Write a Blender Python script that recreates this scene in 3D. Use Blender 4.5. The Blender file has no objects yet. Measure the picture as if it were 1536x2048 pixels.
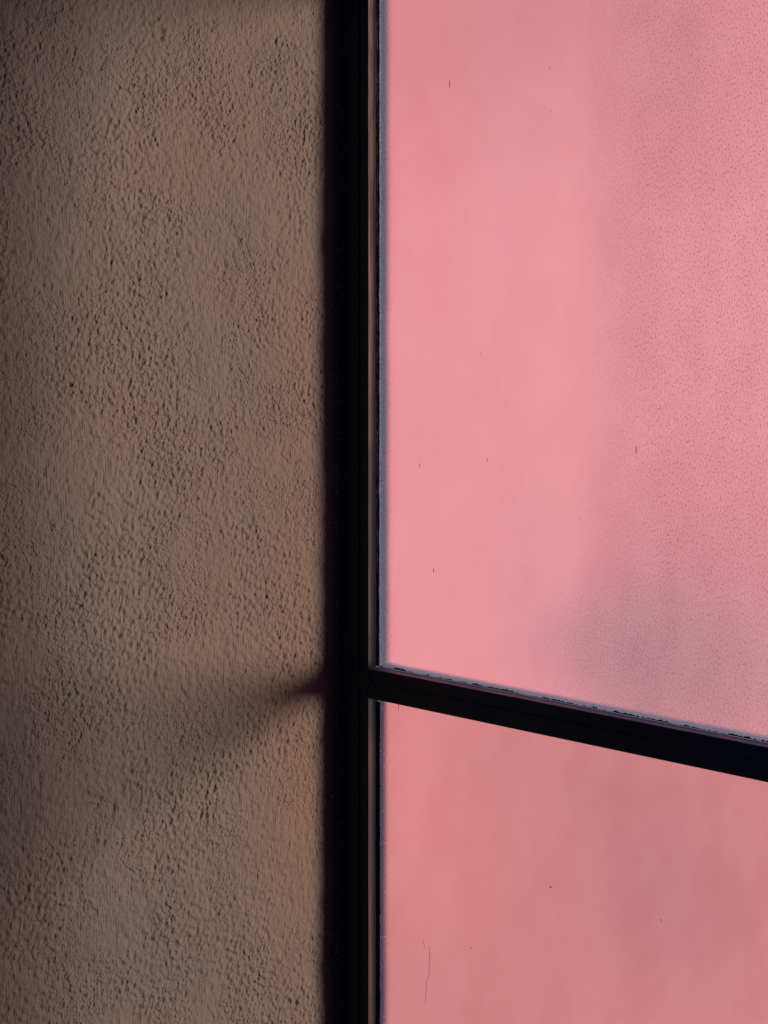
import bpy, bmesh, math, random
import numpy as np
from mathutils import Vector, Matrix

random.seed(7); rng = np.random.default_rng(11)
scene = bpy.context.scene
COL = scene.collection

# ------------------------------------------------------------------ camera
F = 4000.0                                   # focal length in photo pixels (2048 high)
FWD = Vector((-0.6566, 0.7543, 0.0)).normalized()
RGT = Vector((FWD.y, -FWD.x, 0.0))
HOR = 434.0                                  # horizon row
YF = -0.020                                  # front of the frame; the pane is the plane y = 0
P0 = Vector((0.0, YF, 1.6))
CAM = P0 - FWD * 2.6 - RGT * ((680 - 768) / F * 2.6)
cd = bpy.data.cameras.new("camera"); cam = bpy.data.objects.new("camera", cd); COL.objects.link(cam)
cam.location = CAM
cam.rotation_euler = FWD.to_track_quat('-Z', 'Y').to_euler()
cd.sensor_width = 36.0; cd.lens = F / 2048 * 36.0; cd.shift_y = -(1024 - HOR) / 2048
cd.clip_start = 0.01; cd.clip_end = 2000.0
scene.camera = cam

def ray(px, py):
    return FWD + RGT * ((px - 768) / F) + Vector((0, 0, (HOR - py) / F))
def on_y(px, py, y=0.0):                     # photo pixel -> point on a plane of constant y
    d = ray(px, py); t = (y - CAM.y) / d.y; return CAM + d * t
def on_x(px, py, x=0.0):
    d = ray(px, py); t = (x - CAM.x) / d.x; return CAM + d * t

# ------------------------------------------------------------------ light
TO_SUN = Vector((0.76, 0.65, 0.036)).normalized()      # low, hazy sun behind the window, to the right
elev = max(math.radians(1.0), math.asin(TO_SUN.z)); azim = math.atan2(TO_SUN.x, TO_SUN.y)
w = bpy.data.worlds.new("World"); scene.world = w; w.use_nodes = True
nt = w.node_tree; bg = nt.nodes["Background"]
sky = nt.nodes.new("ShaderNodeTexSky"); sky.sky_type = 'NISHITA'; sky.sun_disc = False
sky.ozone_density = 6.0; sky.dust_density = 0.3; sky.air_density = 1.0; sky.sun_elevation = elev; sky.sun_rotation = azim
nt.links.new(sky.outputs[0], bg.inputs[0]); bg.inputs[1].default_value = 0.14
sl = bpy.data.lights.new("sun", 'SUN'); sl.energy = 5.0; sl.angle = math.radians(20); sl.color = (1.0, 0.93, 0.86)
so = bpy.data.objects.new("sun", sl); COL.objects.link(so)
so.rotation_euler = TO_SUN.to_track_quat('Z', 'Y').to_euler(); so.location = (3, 5, 4)
scene.view_settings.view_transform = 'Standard'; scene.view_settings.look = 'None'
scene.view_settings.exposure = 1.50; scene.view_settings.gamma = 1.0
scene.cycles.max_bounces = 10; scene.cycles.transmission_bounces = 8
scene.cycles.sample_clamp_indirect = 6.0
scene.cycles.use_denoising = True; scene.cycles.blur_glossy = 0.0

# ------------------------------------------------------------------ node helpers
class NT:
    def __init__(s, name):
        s.m = bpy.data.materials.new(name); s.m.use_nodes = True
        s.t = s.m.node_tree; s.t.nodes.clear()
        s.out = s.t.nodes.new("ShaderNodeOutputMaterial")
        s.pos = s.t.nodes.new("ShaderNodeTexCoord").outputs["Object"]
        sp = s.t.nodes.new("ShaderNodeSeparateXYZ"); s.l(s.pos, sp.inputs[0])
        s.x, s.y, s.z = sp.outputs
    def l(s, a, b): s.t.links.new(a, b)
    def put(s, sock, v):
        if isinstance(v, bpy.types.NodeSocket): s.l(v, sock)
        elif v is not None: sock.default_value = v
    def math(s, op, a, b=None, c=None, clamp=False):
        n = s.t.nodes.new("ShaderNodeMath"); n.operation = op; n.use_clamp = clamp
        s.put(n.inputs[0], a); s.put(n.inputs[1], b); s.put(n.inputs[2], c); return n.outputs[0]
    def noise(s, scale, detail=4, rough=0.5, stretch=(1, 1, 1), off=(0, 0, 0), rot=(0, 0, 0)):
        mp = s.t.nodes.new("ShaderNodeMapping"); s.l(s.pos, mp.inputs[0])
        mp.inputs["Scale"].default_value = stretch; mp.inputs["Location"].default_value = off
        mp.inputs["Rotation"].default_value = rot
        n = s.t.nodes.new("ShaderNodeTexNoise"); s.l(mp.outputs[0], n.inputs["Vector"])
        n.inputs["Scale"].default_value = scale; n.inputs["Detail"].default_value = detail
        n.inputs["Roughness"].default_value = rough; return n.outputs[0]
    def ramp(s, v, a, b, lo=0.0, hi=1.0, smooth=True):
        n = s.t.nodes.new("ShaderNodeMapRange"); s.put(n.inputs[0], v)
        n.interpolation_type = 'SMOOTHSTEP' if smooth else 'LINEAR'
        n.inputs[1].default_value = a; n.inputs[2].default_value = b
        n.inputs[3].default_value = lo; n.inputs[4].default_value = hi; return n.outputs[0]
    def mix(s, f, a, b, mode='MIX'):
        n = s.t.nodes.new("ShaderNodeMix"); n.data_type = 'RGBA'; n.blend_type = mode; n.clamp_factor = True
        s.put(n.inputs[0], f)
        for k, v in ((6, a), (7, b)):
            if isinstance(v, bpy.types.NodeSocket): s.l(v, n.inputs[k])
            else: n.inputs[k].default_value = (*v, 1)
        return n.outputs[2]
    def gauss(s, x0, z0, a, b, u=None, v=None):
        u = u or s.x; v = v or s.z
        dx = s.math('DIVIDE', s.math('SUBTRACT', u, x0), a); dz = s.math('DIVIDE', s.math('SUBTRACT', v, z0), b)
        r = s.math('ADD', s.math('MULTIPLY', dx, dx), s.math('MULTIPLY', dz, dz))
        return s.math('EXPONENT', s.math('MULTIPLY', r, -1.0))
    def bump(s, h, dist, strength=1.0, nrm=None):
        n = s.t.nodes.new("ShaderNodeBump"); n.inputs["Distance"].default_value = dist
        n.inputs["Strength"].default_value = strength; s.l(h, n.inputs["Height"])
        if nrm: s.l(nrm, n.inputs["Normal"])
        return n.outputs[0]
    def pr(s, col, rough=0.5, spec=0.5, nrm=None):
        n = s.t.nodes.new("ShaderNodeBsdfPrincipled")
        if isinstance(col, bpy.types.NodeSocket): s.l(col, n.inputs["Base Color"])
        else: n.inputs["Base Color"].default_value = (*col, 1)
        s.put(n.inputs["Roughness"], rough); s.put(n.inputs["Specular IOR Level"], spec)
        if nrm: s.l(nrm, n.inputs["Normal"])
        return n.outputs[0]
    def done(s, sh): s.l(sh, s.out.inputs[0]); return s.m

# ------------------------------------------------------------------ materials
def mat_stucco():
    s = NT("stucco")
    big = s.noise(3.2, 3, 0.5, off=(3, 1, 7))
    mid = s.noise(16, 5, 0.6, stretch=(1, 1, 0.6))
    fine = s.noise(420, 3, 0.6, stretch=(1, 1, 0.6))
    c = s.mix(s.ramp(big, 0.38, 0.62), (0.068, 0.0435, 0.0315), (0.062, 0.0425, 0.0315))
    c = s.mix(s.ramp(mid, 0.45, 0.75, 0, 0.45), c, (0.070, 0.046, 0.0345))
    for px, py, a, b, k in ((600, 1600, .07, .16, .8), (590, 1250, .05, .16, .5), (600, 780, .05, .2, .35)):  # warm light from the pink pane, painted on beside the frame
        p = on_x(px, py); c = s.mix(s.math('MULTIPLY', s.gauss(p.y, p.z, a, b, s.y, s.z), k), c, (0.078, 0.043, 0.027))
    # purplish grey patches: weathering plus light falloff to the left, painted in
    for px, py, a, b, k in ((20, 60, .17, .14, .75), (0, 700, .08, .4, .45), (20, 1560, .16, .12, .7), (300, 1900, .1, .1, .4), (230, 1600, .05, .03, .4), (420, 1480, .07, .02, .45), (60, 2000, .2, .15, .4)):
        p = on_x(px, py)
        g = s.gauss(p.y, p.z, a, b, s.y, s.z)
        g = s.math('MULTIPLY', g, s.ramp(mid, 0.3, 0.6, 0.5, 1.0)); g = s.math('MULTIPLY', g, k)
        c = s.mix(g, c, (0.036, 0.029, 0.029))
    c = s.mix(s.ramp(fine, 0.30, 0.44, 0.15, 0.0), c, (0.038, 0.028, 0.024))
    # post's shade deepened in the wall colour, with grime along the joint
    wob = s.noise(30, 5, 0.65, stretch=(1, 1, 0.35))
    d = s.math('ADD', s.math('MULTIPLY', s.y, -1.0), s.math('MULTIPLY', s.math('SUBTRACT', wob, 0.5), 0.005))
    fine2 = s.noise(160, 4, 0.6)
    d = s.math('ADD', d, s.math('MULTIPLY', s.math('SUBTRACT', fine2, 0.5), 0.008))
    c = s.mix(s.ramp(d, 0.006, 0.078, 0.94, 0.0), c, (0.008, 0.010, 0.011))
    at = s.t.nodes.new("ShaderNodeAttribute"); at.attribute_name = 'relief'
    n = s.bump(at.outputs["Fac"], 1.0, 1.0, s.bump(fine, 0.0004, 0.4))
    return s.done(s.pr(c, 0.85, 0.25, n))

def mat_black(name, col=(0.0055, 0.0065, 0.0080), rough=0.42, scr=0.5, spec=0.35):
    s = NT(name)
    dust = s.noise(60, 6, 0.7)
    lines = s.noise(22, 5, 0.7, stretch=(0.25, 6, 9), off=(1.3, .2, .7))
    spk = s.noise(500, 2, 0.5)
    c = s.mix(s.ramp(dust, 0.5, 0.8, 0, 0.5), col, (0.016, 0.014, 0.013))
    c = s.mix(s.math('MULTIPLY', s.ramp(lines, 0.66, 0.74), s.math('MULTIPLY', s.ramp(dust, .45, .65), scr)), c, (0.05, 0.038, 0.032))
    c = s.mix(s.math('MULTIPLY', s.ramp(spk, 0.70, 0.76), 0.5), c, (0.09, 0.08, 0.07))
    r = s.ramp(dust, 0.3, 0.7, rough, rough + 0.22)
    return s.done(s.pr(c, r, spec, s.bump(dust, 0.0006, 0.4)))

def mat_inner():
    # frame's inner face: old paint drips, with the pane's pink reflection coloured in
    s = NT("aged_pink_lit_paint")
    drip = s.noise(90, 5, 0.65, stretch=(1, 2.0, 0.10))
    blot = s.noise(9, 4, 0.6, stretch=(1, 1, 1))
    c = s.mix(s.ramp(drip, 0.42, 0.60), (0.045, 0.022, 0.025), (0.12, 0.062, 0.048))
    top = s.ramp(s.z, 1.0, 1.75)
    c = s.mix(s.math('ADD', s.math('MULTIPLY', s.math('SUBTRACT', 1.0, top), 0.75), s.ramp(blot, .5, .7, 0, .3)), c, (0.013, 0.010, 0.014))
    spk = s.noise(420, 2, 0.5)
    c = s.mix(s.ramp(spk, 0.73, 0.78, 0, 0.6), c, (0.25, 0.22, 0.24))
    return s.done(s.pr(c, 0.6, 0.06, s.bump(drip, 0.0002, 0.5)))

def mat_bead(name, a, b, spec=0.5):
    s = NT(name)
    n1 = s.noise(40, 5, 0.7, stretch=(1, 1, 0.2)); n2 = s.noise(260, 3, 0.6)
    c = s.mix(s.ramp(n1, 0.42, 0.62), a, b)
    return s.done(s.pr(c, 0.5, spec, s.bump(n2, 0.0008, 0.6)))

def mat_pane(upper, xl, zb):
    s = NT("frosted_pink_glass" if upper else "frosted_rose_glass")
    big = s.noise(2.6, 2, 0.4, off=(4, 0, 2)); cloud = s.noise(9, 4, 0.55); haze = s.noise(3.5, 2, 0.4, off=(1, 0, 3))
    grain = s.noise(560, 2.0, 0.5, stretch=(1.0, 1, 0.72), rot=(0, 0.25, 0))
    grain2 = s.noise(500, 2.5, 0.55, stretch=(1.15, 1, 0.62), rot=(0, 0.2, 0), off=(2, 0, 5))
    rosy = (0.85, 0.262, 0.330)
    if upper:
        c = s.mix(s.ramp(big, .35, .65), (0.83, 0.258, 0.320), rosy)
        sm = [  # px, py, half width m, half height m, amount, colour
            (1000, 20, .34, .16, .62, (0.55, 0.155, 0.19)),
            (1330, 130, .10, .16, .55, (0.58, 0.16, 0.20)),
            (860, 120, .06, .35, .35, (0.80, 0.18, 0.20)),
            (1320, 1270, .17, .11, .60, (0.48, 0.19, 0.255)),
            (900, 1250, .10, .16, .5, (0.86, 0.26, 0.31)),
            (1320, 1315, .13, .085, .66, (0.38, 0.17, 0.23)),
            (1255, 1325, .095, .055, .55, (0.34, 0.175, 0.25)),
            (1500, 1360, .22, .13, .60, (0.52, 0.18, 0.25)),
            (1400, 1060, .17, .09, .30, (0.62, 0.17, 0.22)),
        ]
    else:
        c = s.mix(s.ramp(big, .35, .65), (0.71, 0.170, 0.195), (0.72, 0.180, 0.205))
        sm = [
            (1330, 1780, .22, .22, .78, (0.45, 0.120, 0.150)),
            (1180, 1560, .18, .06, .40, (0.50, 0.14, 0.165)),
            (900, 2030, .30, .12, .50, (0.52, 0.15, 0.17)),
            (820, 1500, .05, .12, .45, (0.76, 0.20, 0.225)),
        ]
    for px, py, a, b, k, col in sm:  # soft shadows and reflections of things behind, painted into the pane
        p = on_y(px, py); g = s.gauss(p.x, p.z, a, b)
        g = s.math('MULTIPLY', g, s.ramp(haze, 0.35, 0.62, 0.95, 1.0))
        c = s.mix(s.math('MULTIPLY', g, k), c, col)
    if upper:   # upright ribbon of light from behind, painted paler
        p = on_y(1140, 700); g = s.gauss(p.x, p.z - .1, .055, .42)
        c = s.mix(s.math('MULTIPLY', g, .35), c, (0.92, 0.30, 0.36))
        xg = on_y(1190, 800).x
        dens = s.ramp(s.math('ADD', s.x, s.math('MULTIPLY', s.math('SUBTRACT', cloud, .5), .05)), xg - .035, xg + .10, 0.10, 1.0)
        p = on_y(1260, 1300); g2 = s.gauss(p.x, p.z, .10, .07)
        dens = s.math('MAXIMUM', dens, g2)
        stp = s.math('MULTIPLY', s.ramp(s.x, xg - .035, xg + .03), s.ramp(s.x, xg + .02, xg + .22, 1.0, .35))
        c = s.mix(s.math('MULTIPLY', stp, .30), c, (0.62, 0.18, 0.235))
    else:
        dens = s.ramp(cloud, .4, .7, .05, .22); g2 = None
    left = s.ramp(s.x, xl + .018, xl + .045, 0.7, 0.0); dens = s.math('MAXIMUM', dens, left)
    spots = s.math('MULTIPLY', s.ramp(grain2, 0.50, 0.66), dens)
    c = s.mix(s.math('MULTIPLY', spots, 0.72), c, (0.26, 0.06, 0.095))
    if upper:
        sp2 = s.math('MULTIPLY', s.ramp(grain, 0.52, 0.62), g2)
        c = s.mix(s.math('MULTIPLY', sp2, 0.55), c, (0.12, 0.10, 0.19))
    rare = s.noise(260, 1, 0.3, off=(9, 3, 1)); c = s.mix(s.ramp(rare, 0.83, 0.86, 0, .8), c, (0.16, 0.03, 0.04))
    # pane edge: frame's blurred shadow and sky reflection painted as a bluish, grainy border
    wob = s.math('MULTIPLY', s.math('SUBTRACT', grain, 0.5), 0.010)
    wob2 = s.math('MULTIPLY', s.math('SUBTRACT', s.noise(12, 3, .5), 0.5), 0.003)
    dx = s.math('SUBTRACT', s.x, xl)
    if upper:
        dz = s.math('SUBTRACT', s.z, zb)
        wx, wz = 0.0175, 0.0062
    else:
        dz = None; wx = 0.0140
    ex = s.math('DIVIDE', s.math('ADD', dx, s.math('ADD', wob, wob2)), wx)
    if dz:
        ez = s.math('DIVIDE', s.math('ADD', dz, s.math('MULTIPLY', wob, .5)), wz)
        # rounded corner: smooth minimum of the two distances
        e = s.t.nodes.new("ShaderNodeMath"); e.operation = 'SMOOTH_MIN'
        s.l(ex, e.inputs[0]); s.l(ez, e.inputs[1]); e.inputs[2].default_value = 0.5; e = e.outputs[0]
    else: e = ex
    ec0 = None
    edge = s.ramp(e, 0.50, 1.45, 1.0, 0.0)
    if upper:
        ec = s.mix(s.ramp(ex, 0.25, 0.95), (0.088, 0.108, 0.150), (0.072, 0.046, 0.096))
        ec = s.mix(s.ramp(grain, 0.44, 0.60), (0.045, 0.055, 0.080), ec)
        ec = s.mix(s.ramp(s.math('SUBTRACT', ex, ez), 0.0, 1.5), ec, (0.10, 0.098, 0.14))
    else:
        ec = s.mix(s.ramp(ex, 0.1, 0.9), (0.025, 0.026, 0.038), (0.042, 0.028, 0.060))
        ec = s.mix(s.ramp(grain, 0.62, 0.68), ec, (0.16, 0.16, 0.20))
    h = s.math('ADD', s.math('MULTIPLY', grain, 0.5), s.math('MULTIPLY', grain2, 0.9))
    nb = s.bump(h, 0.0009, 0.55)
    # layers: milky pink body, light scattered on through the frosting, thin surface
    tr = s.t.nodes.new("ShaderNodeBsdfTranslucent"); s.l(c, tr.inputs[0]); s.l(nb, tr.inputs["Normal"])
    rf = s.t.nodes.new("ShaderNodeBsdfTransparent")
    rf.inputs["Color"].default_value = (0.97, 0.93, 0.89, 1)
    m1 = s.t.nodes.new("ShaderNodeMixShader"); m1.inputs[0].default_value = 0.71
    s.l(tr.outputs[0], m1.inputs[1]); s.l(rf.outputs[0], m1.inputs[2])
    df = s.pr(c, 0.55, 0.25, nb)
    m2 = s.t.nodes.new("ShaderNodeMixShader"); m2.inputs[0].default_value = 0.06
    s.l(m1.outputs[0], m2.inputs[1]); s.l(df, m2.inputs[2])
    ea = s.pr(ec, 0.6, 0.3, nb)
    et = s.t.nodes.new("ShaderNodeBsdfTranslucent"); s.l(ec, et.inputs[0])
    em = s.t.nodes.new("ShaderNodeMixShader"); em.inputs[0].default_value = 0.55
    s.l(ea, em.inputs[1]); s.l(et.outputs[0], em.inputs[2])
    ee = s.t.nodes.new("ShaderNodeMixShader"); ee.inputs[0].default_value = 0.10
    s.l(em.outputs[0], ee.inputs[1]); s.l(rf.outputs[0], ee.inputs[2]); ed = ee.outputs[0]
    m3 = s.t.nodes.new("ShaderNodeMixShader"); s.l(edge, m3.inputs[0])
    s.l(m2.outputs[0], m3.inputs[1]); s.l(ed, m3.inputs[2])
    return s.done(m3.outputs[0])

def mat_clear():
    s = NT("clear_glass_body"); t = s.t.nodes.new("ShaderNodeBsdfTransparent"); return s.done(t.outputs[0])
def mat_plain(name, col, rough=.8, scale=30):
    s = NT(name); n = s.noise(scale, 5, .6)
    c = s.mix(s.ramp(n, .3, .7), tuple(v * .75 for v in col), tuple(min(1, v * 1.2) for v in col))
    return s.done(s.pr(c, rough, .3, s.bump(n, .002, .4)))

# ------------------------------------------------------------------ mesh helpers
def link(name, me, mats, parent=None, smooth=False):
    o = bpy.data.objects.new(name, me); COL.objects.link(o)
    for m in (mats if isinstance(mats, (list, tuple)) else [mats]): me.materials.append(m)
    if smooth: me.polygons.foreach_set("use_smooth", [True] * len(me.polygons))
    if parent: o.parent = parent
    return o
def box(bm, x0, x1, y0, y1, z0, z1, bev=0.0):
    r = bmesh.ops.create_cube(bm, size=1.0)
    vs = r["verts"]
    for v in vs:
        v.co = Vector(((x0 + x1) / 2 + v.co.x * (x1 - x0), (y0 + y1) / 2 + v.co.y * (y1 - y0), (z0 + z1) / 2 + v.co.z * (z1 - z0)))
    if bev:
        es = list({e for v in vs for e in v.link_edges})
        bmesh.ops.bevel(bm, geom=es, offset=bev, segments=3, affect='EDGES', profile=0.5)
def bobj(name, boxes, mat, parent, bev=0.0008):
    bm = bmesh.new()
    for b in boxes: box(bm, *b, bev)
    me = bpy.data.meshes.new(name); bm.to_mesh(me); bm.free()
    return link(name, me, mat, parent)
def tag(o, label, cat, group=None, kind=None):
    if label: o["label"] = label
    if cat: o["category"] = cat
    if group: o["group"] = group
    if kind: o["kind"] = kind
def ridge(name, length, prof, mat, parent, place, step=0.0015, jag=0.35, seed=1, rough=0.0):
    """an uneven strip of sealant: prof = (width, height); place(s, u, h) -> point"""
    r = np.random.default_rng(seed); n = int(length / step) + 1; K = 6
    def walk(a, sm):
        v = r.normal(size=n + 4 * sm); k = np.hanning(2 * sm + 1); k /= k.sum()
        v = np.convolve(v, k, 'same')[2 * sm:2 * sm + n]; return a * v / (v.std() + 1e-9)
    lo = walk(jag * .5, 20) ; hi = walk(jag, 12) + walk(jag * .8 + rough, 2); hh = 1 + walk(.25, 4)
    verts = []
    for i in range(n):
        a = prof[0] * (0.0); b = prof[0] * max(0.25, 1 + hi[i])
        for k in range(K):
            t = k / (K - 1); u = a + (b - a) * t
            verts.append(place(i * step, u, prof[1] * max(.2, hh[i]) * math.sin(math.pi * t) ** .6 if 0 < k < K - 1 else 0.0))
    faces = [(i * K + k, i * K + k + 1, (i + 1) * K + k + 1, (i + 1) * K + k) for i in range(n - 1) for k in range(K - 1)]
    me = bpy.data.meshes.new(name); me.from_pydata(verts, [], faces); me.update()
    return link(name, me, mat, parent, True)

# ------------------------------------------------------------------ ground
bm = bmesh.new(); bmesh.ops.create_grid(bm, x_segments=4, y_segments=4, size=300)
for v in bm.verts: v.co.y = v.co.y * 0.5 - 148.0 if v.co.y < 299 else 2.0   # ground cut short behind the window so low sunlight passes
me = bpy.data.meshes.new("ground"); bm.to_mesh(me); bm.free()
g = link("ground", me, mat_plain("paving", (0.10, 0.095, 0.09), .9, 6)); tag(g, "grey paving at the foot of the wall", None, kind="structure")

# ------------------------------------------------------------------ stucco wall
ST = 0.001
Y0, Y1, Z0, Z1 = -0.62, 0.0, 0.48, 1.92
NY, NZ = int((Y1 - Y0) / ST) + 1, int((Z1 - Z0) / ST) + 1
fy = np.fft.fftfreq(NY)[:, None] / ST; fz = np.fft.fftfreq(NZ)[None, :] / ST
def band(lo, hi, ay=1.0, az=1.0, rot=0.0):
    """band-passed noise; lo, hi = feature sizes in metres; ay, az stretch"""
    c, s_ = math.cos(rot), math.sin(rot)
    u = (fy * c + fz * s_) * ay; v = (-fy * s_ + fz * c) * az
    f = np.sqrt(u * u + v * v) + 1e-9
    a = np.exp(-(np.log(f * math.sqrt(lo * hi)) ** 2) / (2 * (0.5 * math.log(hi / lo)) ** 2 + 1e-6)) / f
    n = np.fft.ifft2(np.fft.fft2(rng.normal(size=(NY, NZ))) * a).real
    return n / n.std()
def sstep(a, b, x): t = np.clip((x - a) / (b - a), 0, 1); return t * t * (3 - 2 * t)
m1 = sstep(-.8, .9, band(.12, .4)); m2 = sstep(-.9, 1.0, band(.08, .3)); m3 = sstep(-.9, 1.1, band(.07, .3))
def soft(x): return np.log1p(np.exp(6 * x)) / 6
H = 0.00017 * band(.012, .025)
streak = band(.0024, .0045, 1.0, 9.0, 0.05) * (1 - m1) + band(.0024, .0045, 1.0, 7.0, -0.22) * m1
H += 0.00008 * streak * (1.3 - m3)
def slope(n):                                # scale a field so that its gradient has unit deviation
    gy, gz = np.gradient(n, ST); return n / np.sqrt((gy ** 2 + gz ** 2).mean() / 2)
rough_ = slope(band(.0030, .0100));
rough_ = np.where(rough_ < 0, rough_ * 0.75, rough_ * 1.15); H += 0.145 * rough_ * (0.25 + 1.0 * m3); H += 0.14 * slope(band(.007, .016)) * (0.5 + 0.6 * m1)
fine_ = slope(band(.0026, .0045)); H += 0.060 * fine_ * (0.3 + 0.9 * m2)
lump = band(.008, .016, 1, .8); H += 0.00038 * soft(lump - 0.9) * (.5 + .6 * m1)
pit = band(.0035, .006); H -= 0.00004 * soft(pit - 2.5) * (0.4 + 0.8 * m1)
yy = Y0 + ST * np.arange(NY); zz = Z0 + ST * np.arange(NZ)
def groove(pts, wd, dp):
    pts = [on_x(*p) for p in pts]
    Q = [(p.y, p.z) for p in pts]
    for (ya, za), (yb, zb) in zip(Q[:-1], Q[1:]):
        L = math.hypot(yb - ya, zb - za); k = max(2, int(L / 0.0006))
        for t in np.linspace(0, 1, k):
            y = ya + (yb - ya) * t + rng.normal() * .0005; z = za + (zb - za) * t + rng.normal() * .0005
            i, j = int((y - Y0) / ST), int((z - Z0) / ST); R = int(wd * 3 / ST) + 1
            i0, i1, j0, j1 = max(0, i - R), min(NY, i + R + 1), max(0, j - R), min(NZ, j + R + 1)
            if i0 >= i1 or j0 >= j1: continue
            d2 = (yy[i0:i1, None] - y) ** 2 + (zz[None, j0:j1] - z) ** 2
            CR[i0:i1, j0:j1] = np.maximum(CR[i0:i1, j0:j1], dp * np.exp(-d2 / (2 * wd * wd)))
CR = np.zeros((NY, NZ)); RELIEF = 1.35
cracks = [[(165, 1462), (150, 1490), (110, 1530), (78, 1552), (70, 1572), (48, 1600)], [(36, 1592), (42, 1625), (36, 1650)],
          [(160, 1430), (185, 1470), (210, 1490)], [(120, 20), (100, 30), (88, 45), (80, 70)], [(315, 35), (325, 60), (322, 80)],
          [(300, 165), (298, 190), (312, 210), (325, 222)], [(240, 238), (275, 246), (300, 262), (315, 290)], [(150, 95), (143, 130), (160, 140), (185, 152)],
          [(215, 108), (205, 130), (200, 140)], [(280, 330), (297, 334), (303, 350)], [(370, 350), (382, 370)],
          [(590, 650), (612, 660), (620, 672)], [(575, 840), (600, 822), (625, 815)], [(560, 905), (580, 930), (600, 920)],
          [(470, 1445), (500, 1470), (530, 1462)], [(190, 1290), (205, 1300), (190, 1330)], [(260, 1235), (290, 1242), (310, 1225)],
          [(350, 1165), (372, 1150), (390, 1170)], [(470, 730), (488, 752), (497, 770)], [(380, 820), (382, 845), (375, 868)],
          [(500, 1900), (520, 1880), (527, 1900)], [(90, 1680), (120, 1720), (130, 1760)], [(260, 1740), (285, 1760)]]
for c in cracks: groove(c, 0.0008, 0.0007)
for c in [[(195, 1612), (150, 1614)], [(200, 1600), (160, 1590)], [(226, 1604), (224, 1622)], [(245, 1572), (242, 1590)], [(362, 1478), (360, 1490)],
          [(190, 1455), (194, 1465)], [(77, 1552), (74, 1566)], [(320, 60), (324, 66)], [(285, 140), (290, 150)], [(68, 98), (69, 104)], [(76, 98), (77, 103)], [(103, 98), (104, 106)]]:
    groove(c, 0.0024, 0.0012)
H -= CR
# settle to flat at the joint
Hf = H * sstep(0, 0.012, -yy)[:, None]
ys = np.concatenate([[-1.1, -1.0, -.9, -.8, -.72, -.66], yy]); zs = np.concatenate([[0.0, .15, .3, .42], zz, [1.98, 2.1, 2.3, 2.6]])
Hf = Hf * RELIEF
Hrel = Hf.copy(); big_ = 0.0006 * band(.10, .4) + 0.00030 * band(.03, .08)
Hf = 0.35 * Hf + big_ * sstep(0, 0.012, -yy)[:, None]
iy = np.clip(((ys - Y0) / ST).astype(int), 0, NY - 1); iy[:6] = [5, 30, 60, 90, 40, 10]
iy[6:] = np.arange(NY); iz = np.clip(((zs - Z0) / ST).astype(int), 0, NZ - 1); iz[4:4 + NZ] = np.arange(NZ)
HH = Hf[np.ix_(iy, iz)]; HB = 0.65 * Hrel[np.ix_(iy, iz)]
ny, nz = len(ys), len(zs)
V = np.empty((ny, nz, 3)); V[..., 0] = HH; V[..., 1] = ys[:, None]; V[..., 2] = zs[None, :]
idx = np.arange(ny * nz).reshape(ny, nz)
quads = np.stack([idx[:-1, :-1], idx[1:, :-1], idx[1:, 1:], idx[:-1, 1:]], -1).reshape(-1, 4)   # normal +x
# the body of the wall behind the render coat (separate shell faces, extended past the window to block sky light)
bx0, bx1, by0, by1, bz0, bz1 = -0.30, -0.014, -1.1, 3.2, 0.0, 2.6
bv = np.array([[bx0, by0, bz0], [bx1, by0, bz0], [bx1, by1, bz0], [bx0, by1, bz0], [bx0, by0, bz1], [bx1, by0, bz1], [bx1, by1, bz1], [bx0, by1, bz1]])
bf = np.array([[0, 3, 2, 1], [4, 5, 6, 7], [0, 1, 5, 4], [1, 2, 6, 5], [2, 3, 7, 6], [3, 0, 4, 7]]) + ny * nz
verts = np.concatenate([V.reshape(-1, 3), bv]); faces = np.concatenate([quads, bf])
me = bpy.data.meshes.new("stucco_wall")
me.vertices.add(len(verts)); me.vertices.foreach_set("co", verts.ravel().astype(np.float32))
me.loops.add(faces.size); me.loops.foreach_set("vertex_index", faces.ravel().astype(np.int32))
me.polygons.add(len(faces)); me.polygons.foreach_set("loop_start", (np.arange(len(faces)) * 4).astype(np.int32))
me.polygons.foreach_set("use_smooth", np.concatenate([np.ones(len(quads), bool), np.zeros(6, bool)]))
me.polygons.foreach_set('material_index', np.concatenate([np.zeros(len(quads), np.int32), np.ones(6, np.int32)]))
me.update(calc_edges=True); me.validate()
at = me.attributes.new('relief', 'FLOAT', 'POINT'); at.data.foreach_set('value', np.concatenate([HB.ravel(), np.zeros(8)]).astype(np.float32))
wall = link("stucco_wall", me, [mat_stucco(), mat_plain('added_dark_backing', (0.03, 0.028, 0.03), .9, 8)])
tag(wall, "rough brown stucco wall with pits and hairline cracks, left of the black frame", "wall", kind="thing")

# ------------------------------------------------------------------ window
win = bpy.data.objects.new("window", None); COL.objects.link(win)
tag(win, "black framed window of frosted pink glass beside the brown stucco wall", "window", kind="thing")
M_BLK = mat_black("black_frame_paint"); M_BLK2 = mat_black("black_rail_paint", (0.006, 0.007, 0.009), 0.5, 0.9)
M_IN = mat_inner(); M_BLOCKER = mat_plain('brown_blocker_render', (0.075, 0.052, 0.039), .85, 40)
WX, WT, XR = 0.047, 1.945, 0.72                       # post width, top, right end
post = bobj("frame_post", [(0.002, 0.0315, YF, 0.0078, 0.0, WT), (0.0315, 0.0350, YF + .003, 0.0074, 0.0, WT - .002), (0.0350, WX, YF + .0005, 0.0076, 0.0, WT - .001)], M_BLK, win)
bobj("frame_post", [(XR - WX, XR, YF, 0.0078, 0.0, WT)], M_BLK, win)
bobj("head", [(WX + .0001, XR - WX - .0001, YF + .001, 0.033, WT - .05, WT - .003)], M_BLK, win)
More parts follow.
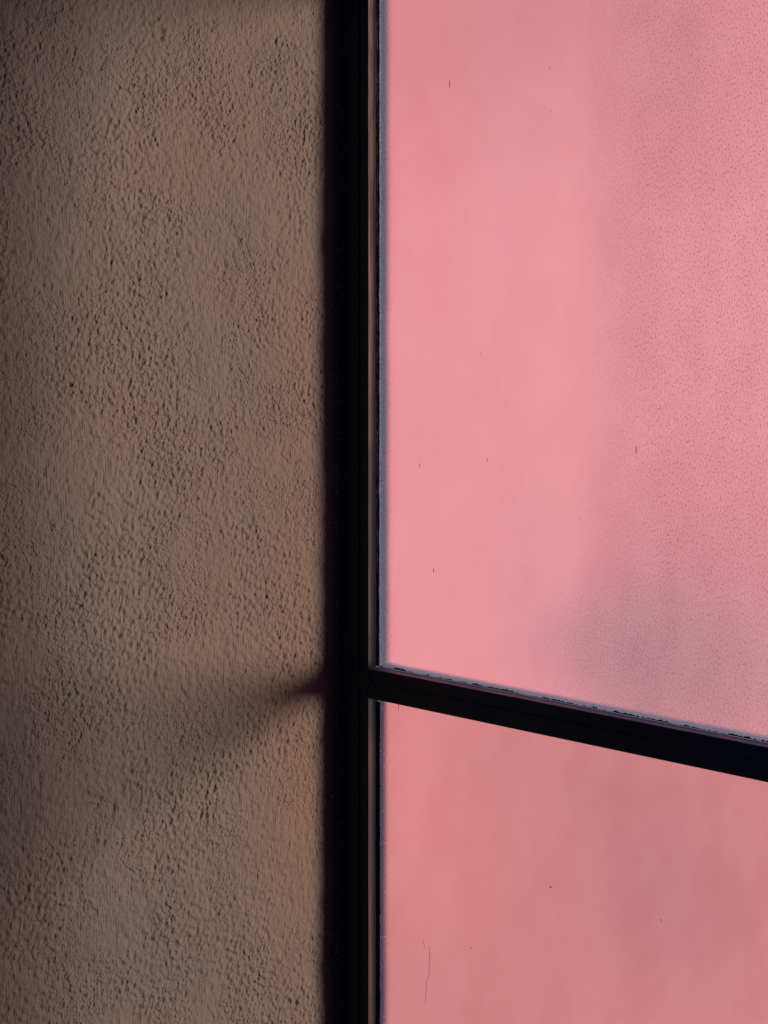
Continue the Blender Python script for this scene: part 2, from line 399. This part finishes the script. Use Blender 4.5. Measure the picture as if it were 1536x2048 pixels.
bobj("head_blocker", [(0.002, XR, YF + .004, 0.030, WT + .0005, 2.6)], M_BLOCKER, win)  # unseen panels added around the window to block sunlight
bobj("side_blocker", [(XR + .0005, XR + 1.3, YF + .004, 0.030, 0.002, 2.6)], M_BLOCKER, win)
bobj("sill", [(WX + .0001, XR - WX - .0001, YF - .03, 0.033, 0.42, 0.48)], M_BLK, win)
bobj("base_blocker", [(WX + .0001, XR - WX - .0001, YF + .003, 0.030, 0.002, 0.4199)], M_BLOCKER, win)
# transom rail
zc_t = on_y(745, 1341, YF).z; zc_b = on_y(770, 1404.5, YF).z
print("rail", zc_t, zc_b, on_y(735, 700, YF), on_x(683, 700))
rail = bobj("transom_rail", [(WX + .0001, XR - WX - .0001, YF + .0012, 0.0072, zc_b, zc_b + .0210), (WX + .0001, XR - WX - .0001, YF + .0020, 0.0070, zc_b + .0211, zc_t)], M_BLK2, win, 0.0012)
# painted inner faces of the post above and below the rail (2 mm lining strips)
def lining(z0, z1, nm):
    bm = bmesh.new(); box(bm, WX + .00005, WX + .0012, YF + .0012, -.0002, z0, z1, 0.0003)
    me = bpy.data.meshes.new(nm); bm.to_mesh(me); bm.free(); return link(nm, me, M_IN, win)
a = lining(zc_t + .0015, WT - .052, "jamb_lining"); a["label"] = "aged brown and purple paint with coloured-in pink reflection inside the upper frame"
b = lining(0.481, zc_b - .0003, "jamb_lining"); b["label"] = "dark plum paint with coloured-in pink reflection inside the lower frame"
# rail top lip, sky light painted into its pale colour
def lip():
    s = NT("sky_lit_lip_paint"); n = s.noise(50, 5, .7, stretch=(.3, 1, 1)); n2 = s.noise(400, 3, .6)
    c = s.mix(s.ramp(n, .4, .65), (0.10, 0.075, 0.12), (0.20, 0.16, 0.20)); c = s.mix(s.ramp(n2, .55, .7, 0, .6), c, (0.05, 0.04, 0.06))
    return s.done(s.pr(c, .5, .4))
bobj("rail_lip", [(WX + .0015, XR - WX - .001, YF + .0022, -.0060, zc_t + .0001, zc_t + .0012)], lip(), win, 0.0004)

XL = WX + .0012
def pane(nm, upper, z0, z1):
    x0, x1 = XL - .0005, XR - WX - .0005
    bm = bmesh.new()
    fs = bmesh.ops.create_cube(bm, size=1.0)
    for v in bm.verts:
        v.co = Vector((x0 if v.co.x < 0 else x1, 0.0 if v.co.y < 0 else 0.006, z0 if v.co.z < 0 else z1))
    bm.normal_update()
    for f in bm.faces: f.material_index = 0 if f.normal.y < -.5 else 1
    me = bpy.data.meshes.new(nm); bm.to_mesh(me); bm.free()
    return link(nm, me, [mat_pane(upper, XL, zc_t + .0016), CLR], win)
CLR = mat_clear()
up = pane("glass_pane", True, zc_t + .0003, WT - .0505); up["label"] = "upper pane with painted light ribbon and purple-grey soft shadow"
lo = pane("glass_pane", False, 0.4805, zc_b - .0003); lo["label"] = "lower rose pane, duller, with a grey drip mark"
# sealant beads
M_SEAL = mat_bead("black_sealant", (0.004, 0.005, 0.006), (0.012, 0.014, 0.018), .3)
M_AMB = mat_bead("amber_sealant", (0.012, 0.009, 0.007), (0.10, 0.066, 0.035), .35)
zt2 = zc_t + .0012
zup = zc_t + .0014
o = ridge("sealant_bead", WT - .055 - zup, (0.0034, 0.0016), M_SEAL, win, lambda s, u, h: (XL + u * .9, -.0006 - h, zup + s), jag=.05, seed=3, rough=.01); o["label"] = "black sealant beside the upper pane"
o = ridge("sealant_bead", 0.76, (0.0022, 0.0010), M_AMB, win, lambda s, u, h: (XL + .0002 + h, -.0042 + u, zup + .12 + s), jag=.3, seed=5, rough=.1); o["label"] = "dried amber sealant on the inner frame"
o = ridge("sealant_bead", XR - WX - XL - .002, (0.0013, 0.0008), M_SEAL, win, lambda s, u, h: (XL + s, -.0006 - h, zt2 + u), jag=.5, seed=8, rough=.12, step=.001); o["label"] = "flaking black sealant along the rail"
o = ridge("sealant_bead", zc_b - .49, (0.0042, 0.0014), M_SEAL, win, lambda s, u, h: (XL + u, -.0006 - h, .484 + s), jag=.04, seed=13, rough=.01); o["label"] = "black sealant beside the lower pane"
# joint between frame and stucco
o = ridge("wall_joint", WT - .01, (0.009, 0.002), M_SEAL, win, lambda s, u, h: (.0012 + h + .0006, YF - u + .004, .004 + s), jag=.35, seed=21, rough=.3); o["label"] = "ragged black filler between frame and wall"

# small marks on the glass
def film(name, col):
    s = NT(name); t = s.t.nodes.new("ShaderNodeBsdfTranslucent"); t.inputs[0].default_value = (*col, 1)
    m = s.t.nodes.new("ShaderNodeMixShader"); m.inputs[0].default_value = 0.85
    s.l(s.pr(col, .7, .3), m.inputs[1]); s.l(t.outputs[0], m.inputs[2]); return s.done(m.outputs[0])
M_CHIP = mat_plain("dark_chip", (0.05, 0.012, 0.015), .7, 900); M_GREY = film('grey_drip', (0.27, 0.112, 0.135)); M_PALE = film('pale_scratch', (0.34, 0.17, 0.17))
def mark(nm, parent, pts, wd, mat, th=0.00025, yp=0.0):
    P = [on_y(px, py, yp - .0002) for px, py in pts]
    bm = bmesh.new(); rows = []
    for i, p in enumerate(P):
        ww = wd[i] if isinstance(wd, (list, tuple)) else wd * (0.5 if i in (0, len(P) - 1) else 1)
        rows.append([bm.verts.new((p.x + sx * ww / 2, yp + yy_, p.z)) for sx, yy_ in ((-1, -.0001), (-.5, -.0001 - th), (.5, -.0001 - th), (1, -.0001))])
    for r0, r1 in zip(rows[:-1], rows[1:]):
        for k in range(3): bm.faces.new((r0[k], r1[k], r1[k + 1], r0[k + 1]))
    me = bpy.data.meshes.new(nm); bm.to_mesh(me); bm.free(); return link(nm, me, mat, parent)
for x, y, L, wv in ((899, 168, 16, .0012), (839, 931, 9, .0011), (1272, 900, 17, .0011), (867, 1141, 10, .001), (974, 920, 8, .0009), (1099, 137, 4, .0008), (961, 708, 4, .0008), (1101, 222, 3, .0008)):
    mark("paint_chip", up, [(x, y - L / 2), (x + .4, y), (x - .3, y + L / 2)], wv, M_CHIP)
for x, y, L, wv in ((1101, 1774, 4, .0018), (1322, 1840, 4, .0013), (797, 1412, 14, .0012), (942, 1896, 4, .0012)):
    mark("paint_chip", lo, [(x, y - L / 2), (x + .4, y), (x - .3, y + L / 2)], wv, M_CHIP)
mark("scratch", up, [(1356, 1072), (1353, 1085), (1352, 1098), (1348, 1110)], .0016, M_PALE)
mark("scratch", up, [(1158, 1034), (1160, 1040)], .0028, M_PALE)
mark("drip_mark", lo, [(858, 1890), (859, 1915), (858, 1935), (857, 1950), (853, 1962), (851, 1985), (850, 2000), (850, 2010)], [.0006, .0014, .0034, .0050, .0012, .0022, .0018, .0006], M_GREY)
mark("drip_mark", lo, [(846, 1879), (848, 1890), (850, 1898)], .0018, M_GREY)

# scuffs and a weld on the frame
M_SCUFF = mat_plain("scuffed_primer", (0.020, 0.016, 0.014), .7, 500)
def hscuff(pts, th_px, yp):
    P = [on_y(px, py, yp - .0002) for px, py in pts]; bm = bmesh.new(); rows = []
    for i, p in enumerate(P):
        h = th_px * 0.00065 * (0.2 if i in (0, len(P) - 1) else random.uniform(.5, 1.2))
        rows.append([bm.verts.new((p.x, yp - (.0001 if k in (0, 3) else .00022), p.z + v * h)) for k, v in enumerate((-.5, -.25, .25, .5))])
    for r0, r1 in zip(rows[:-1], rows[1:]):
        for k in range(3): bm.faces.new((r0[k], r1[k], r1[k + 1], r0[k + 1]))
    me = bpy.data.meshes.new("scuff"); bm.to_mesh(me); bm.free(); return link("scuff", me, M_SCUFF, rail)
def wavy(x0, y0, x1, y1, n=14, a=.8): return [(x0 + (x1 - x0) * i / n, y0 + (y1 - y0) * i / n + random.uniform(-a, a)) for i in range(n + 1)]
UP, LOW = YF + .0020, YF + .0012
hscuff(wavy(1205, 1446, 1310, 1466, 22), 2.2, LOW); hscuff(wavy(1330, 1474, 1345, 1480, 8), 6, LOW); hscuff(wavy(1360, 1478, 1520, 1512, 26), 2.6, LOW)
hscuff(wavy(1310, 1466, 1338, 1474, 10), 5, LOW); hscuff(wavy(838, 1381, 905, 1392, 16), 2.4, UP); hscuff(wavy(898, 1412, 918, 1420, 8), 4, LOW)
hscuff(wavy(904, 1424, 914, 1421, 5), 4, LOW); hscuff(wavy(958, 1402, 966, 1418, 5), 3, LOW); hscuff(wavy(1110, 1437, 1170, 1448, 12), 1.6, LOW)
def weld():
    bm = bmesh.new(); r = np.random.default_rng(4)
    for i in range(9):
        p = on_y(718 + i * 2.6, 1361 + r.normal() * 1.5 + i * .4, YF)
        res = bmesh.ops.create_icosphere(bm, subdivisions=2, radius=.0022 + r.random() * .0012)
        for v in res["verts"]: v.co = Vector((v.co.x * 1.1, v.co.y * .45, v.co.z * (1 + .2 * r.normal()))) + Vector((p.x, YF + .0004, p.z))
    me = bpy.data.meshes.new("weld_bead"); bm.to_mesh(me); bm.free()
    return link("weld_bead", me, mat_plain("browned_weld", (0.022, 0.014, 0.010), .6, 400), win, True)
weld()
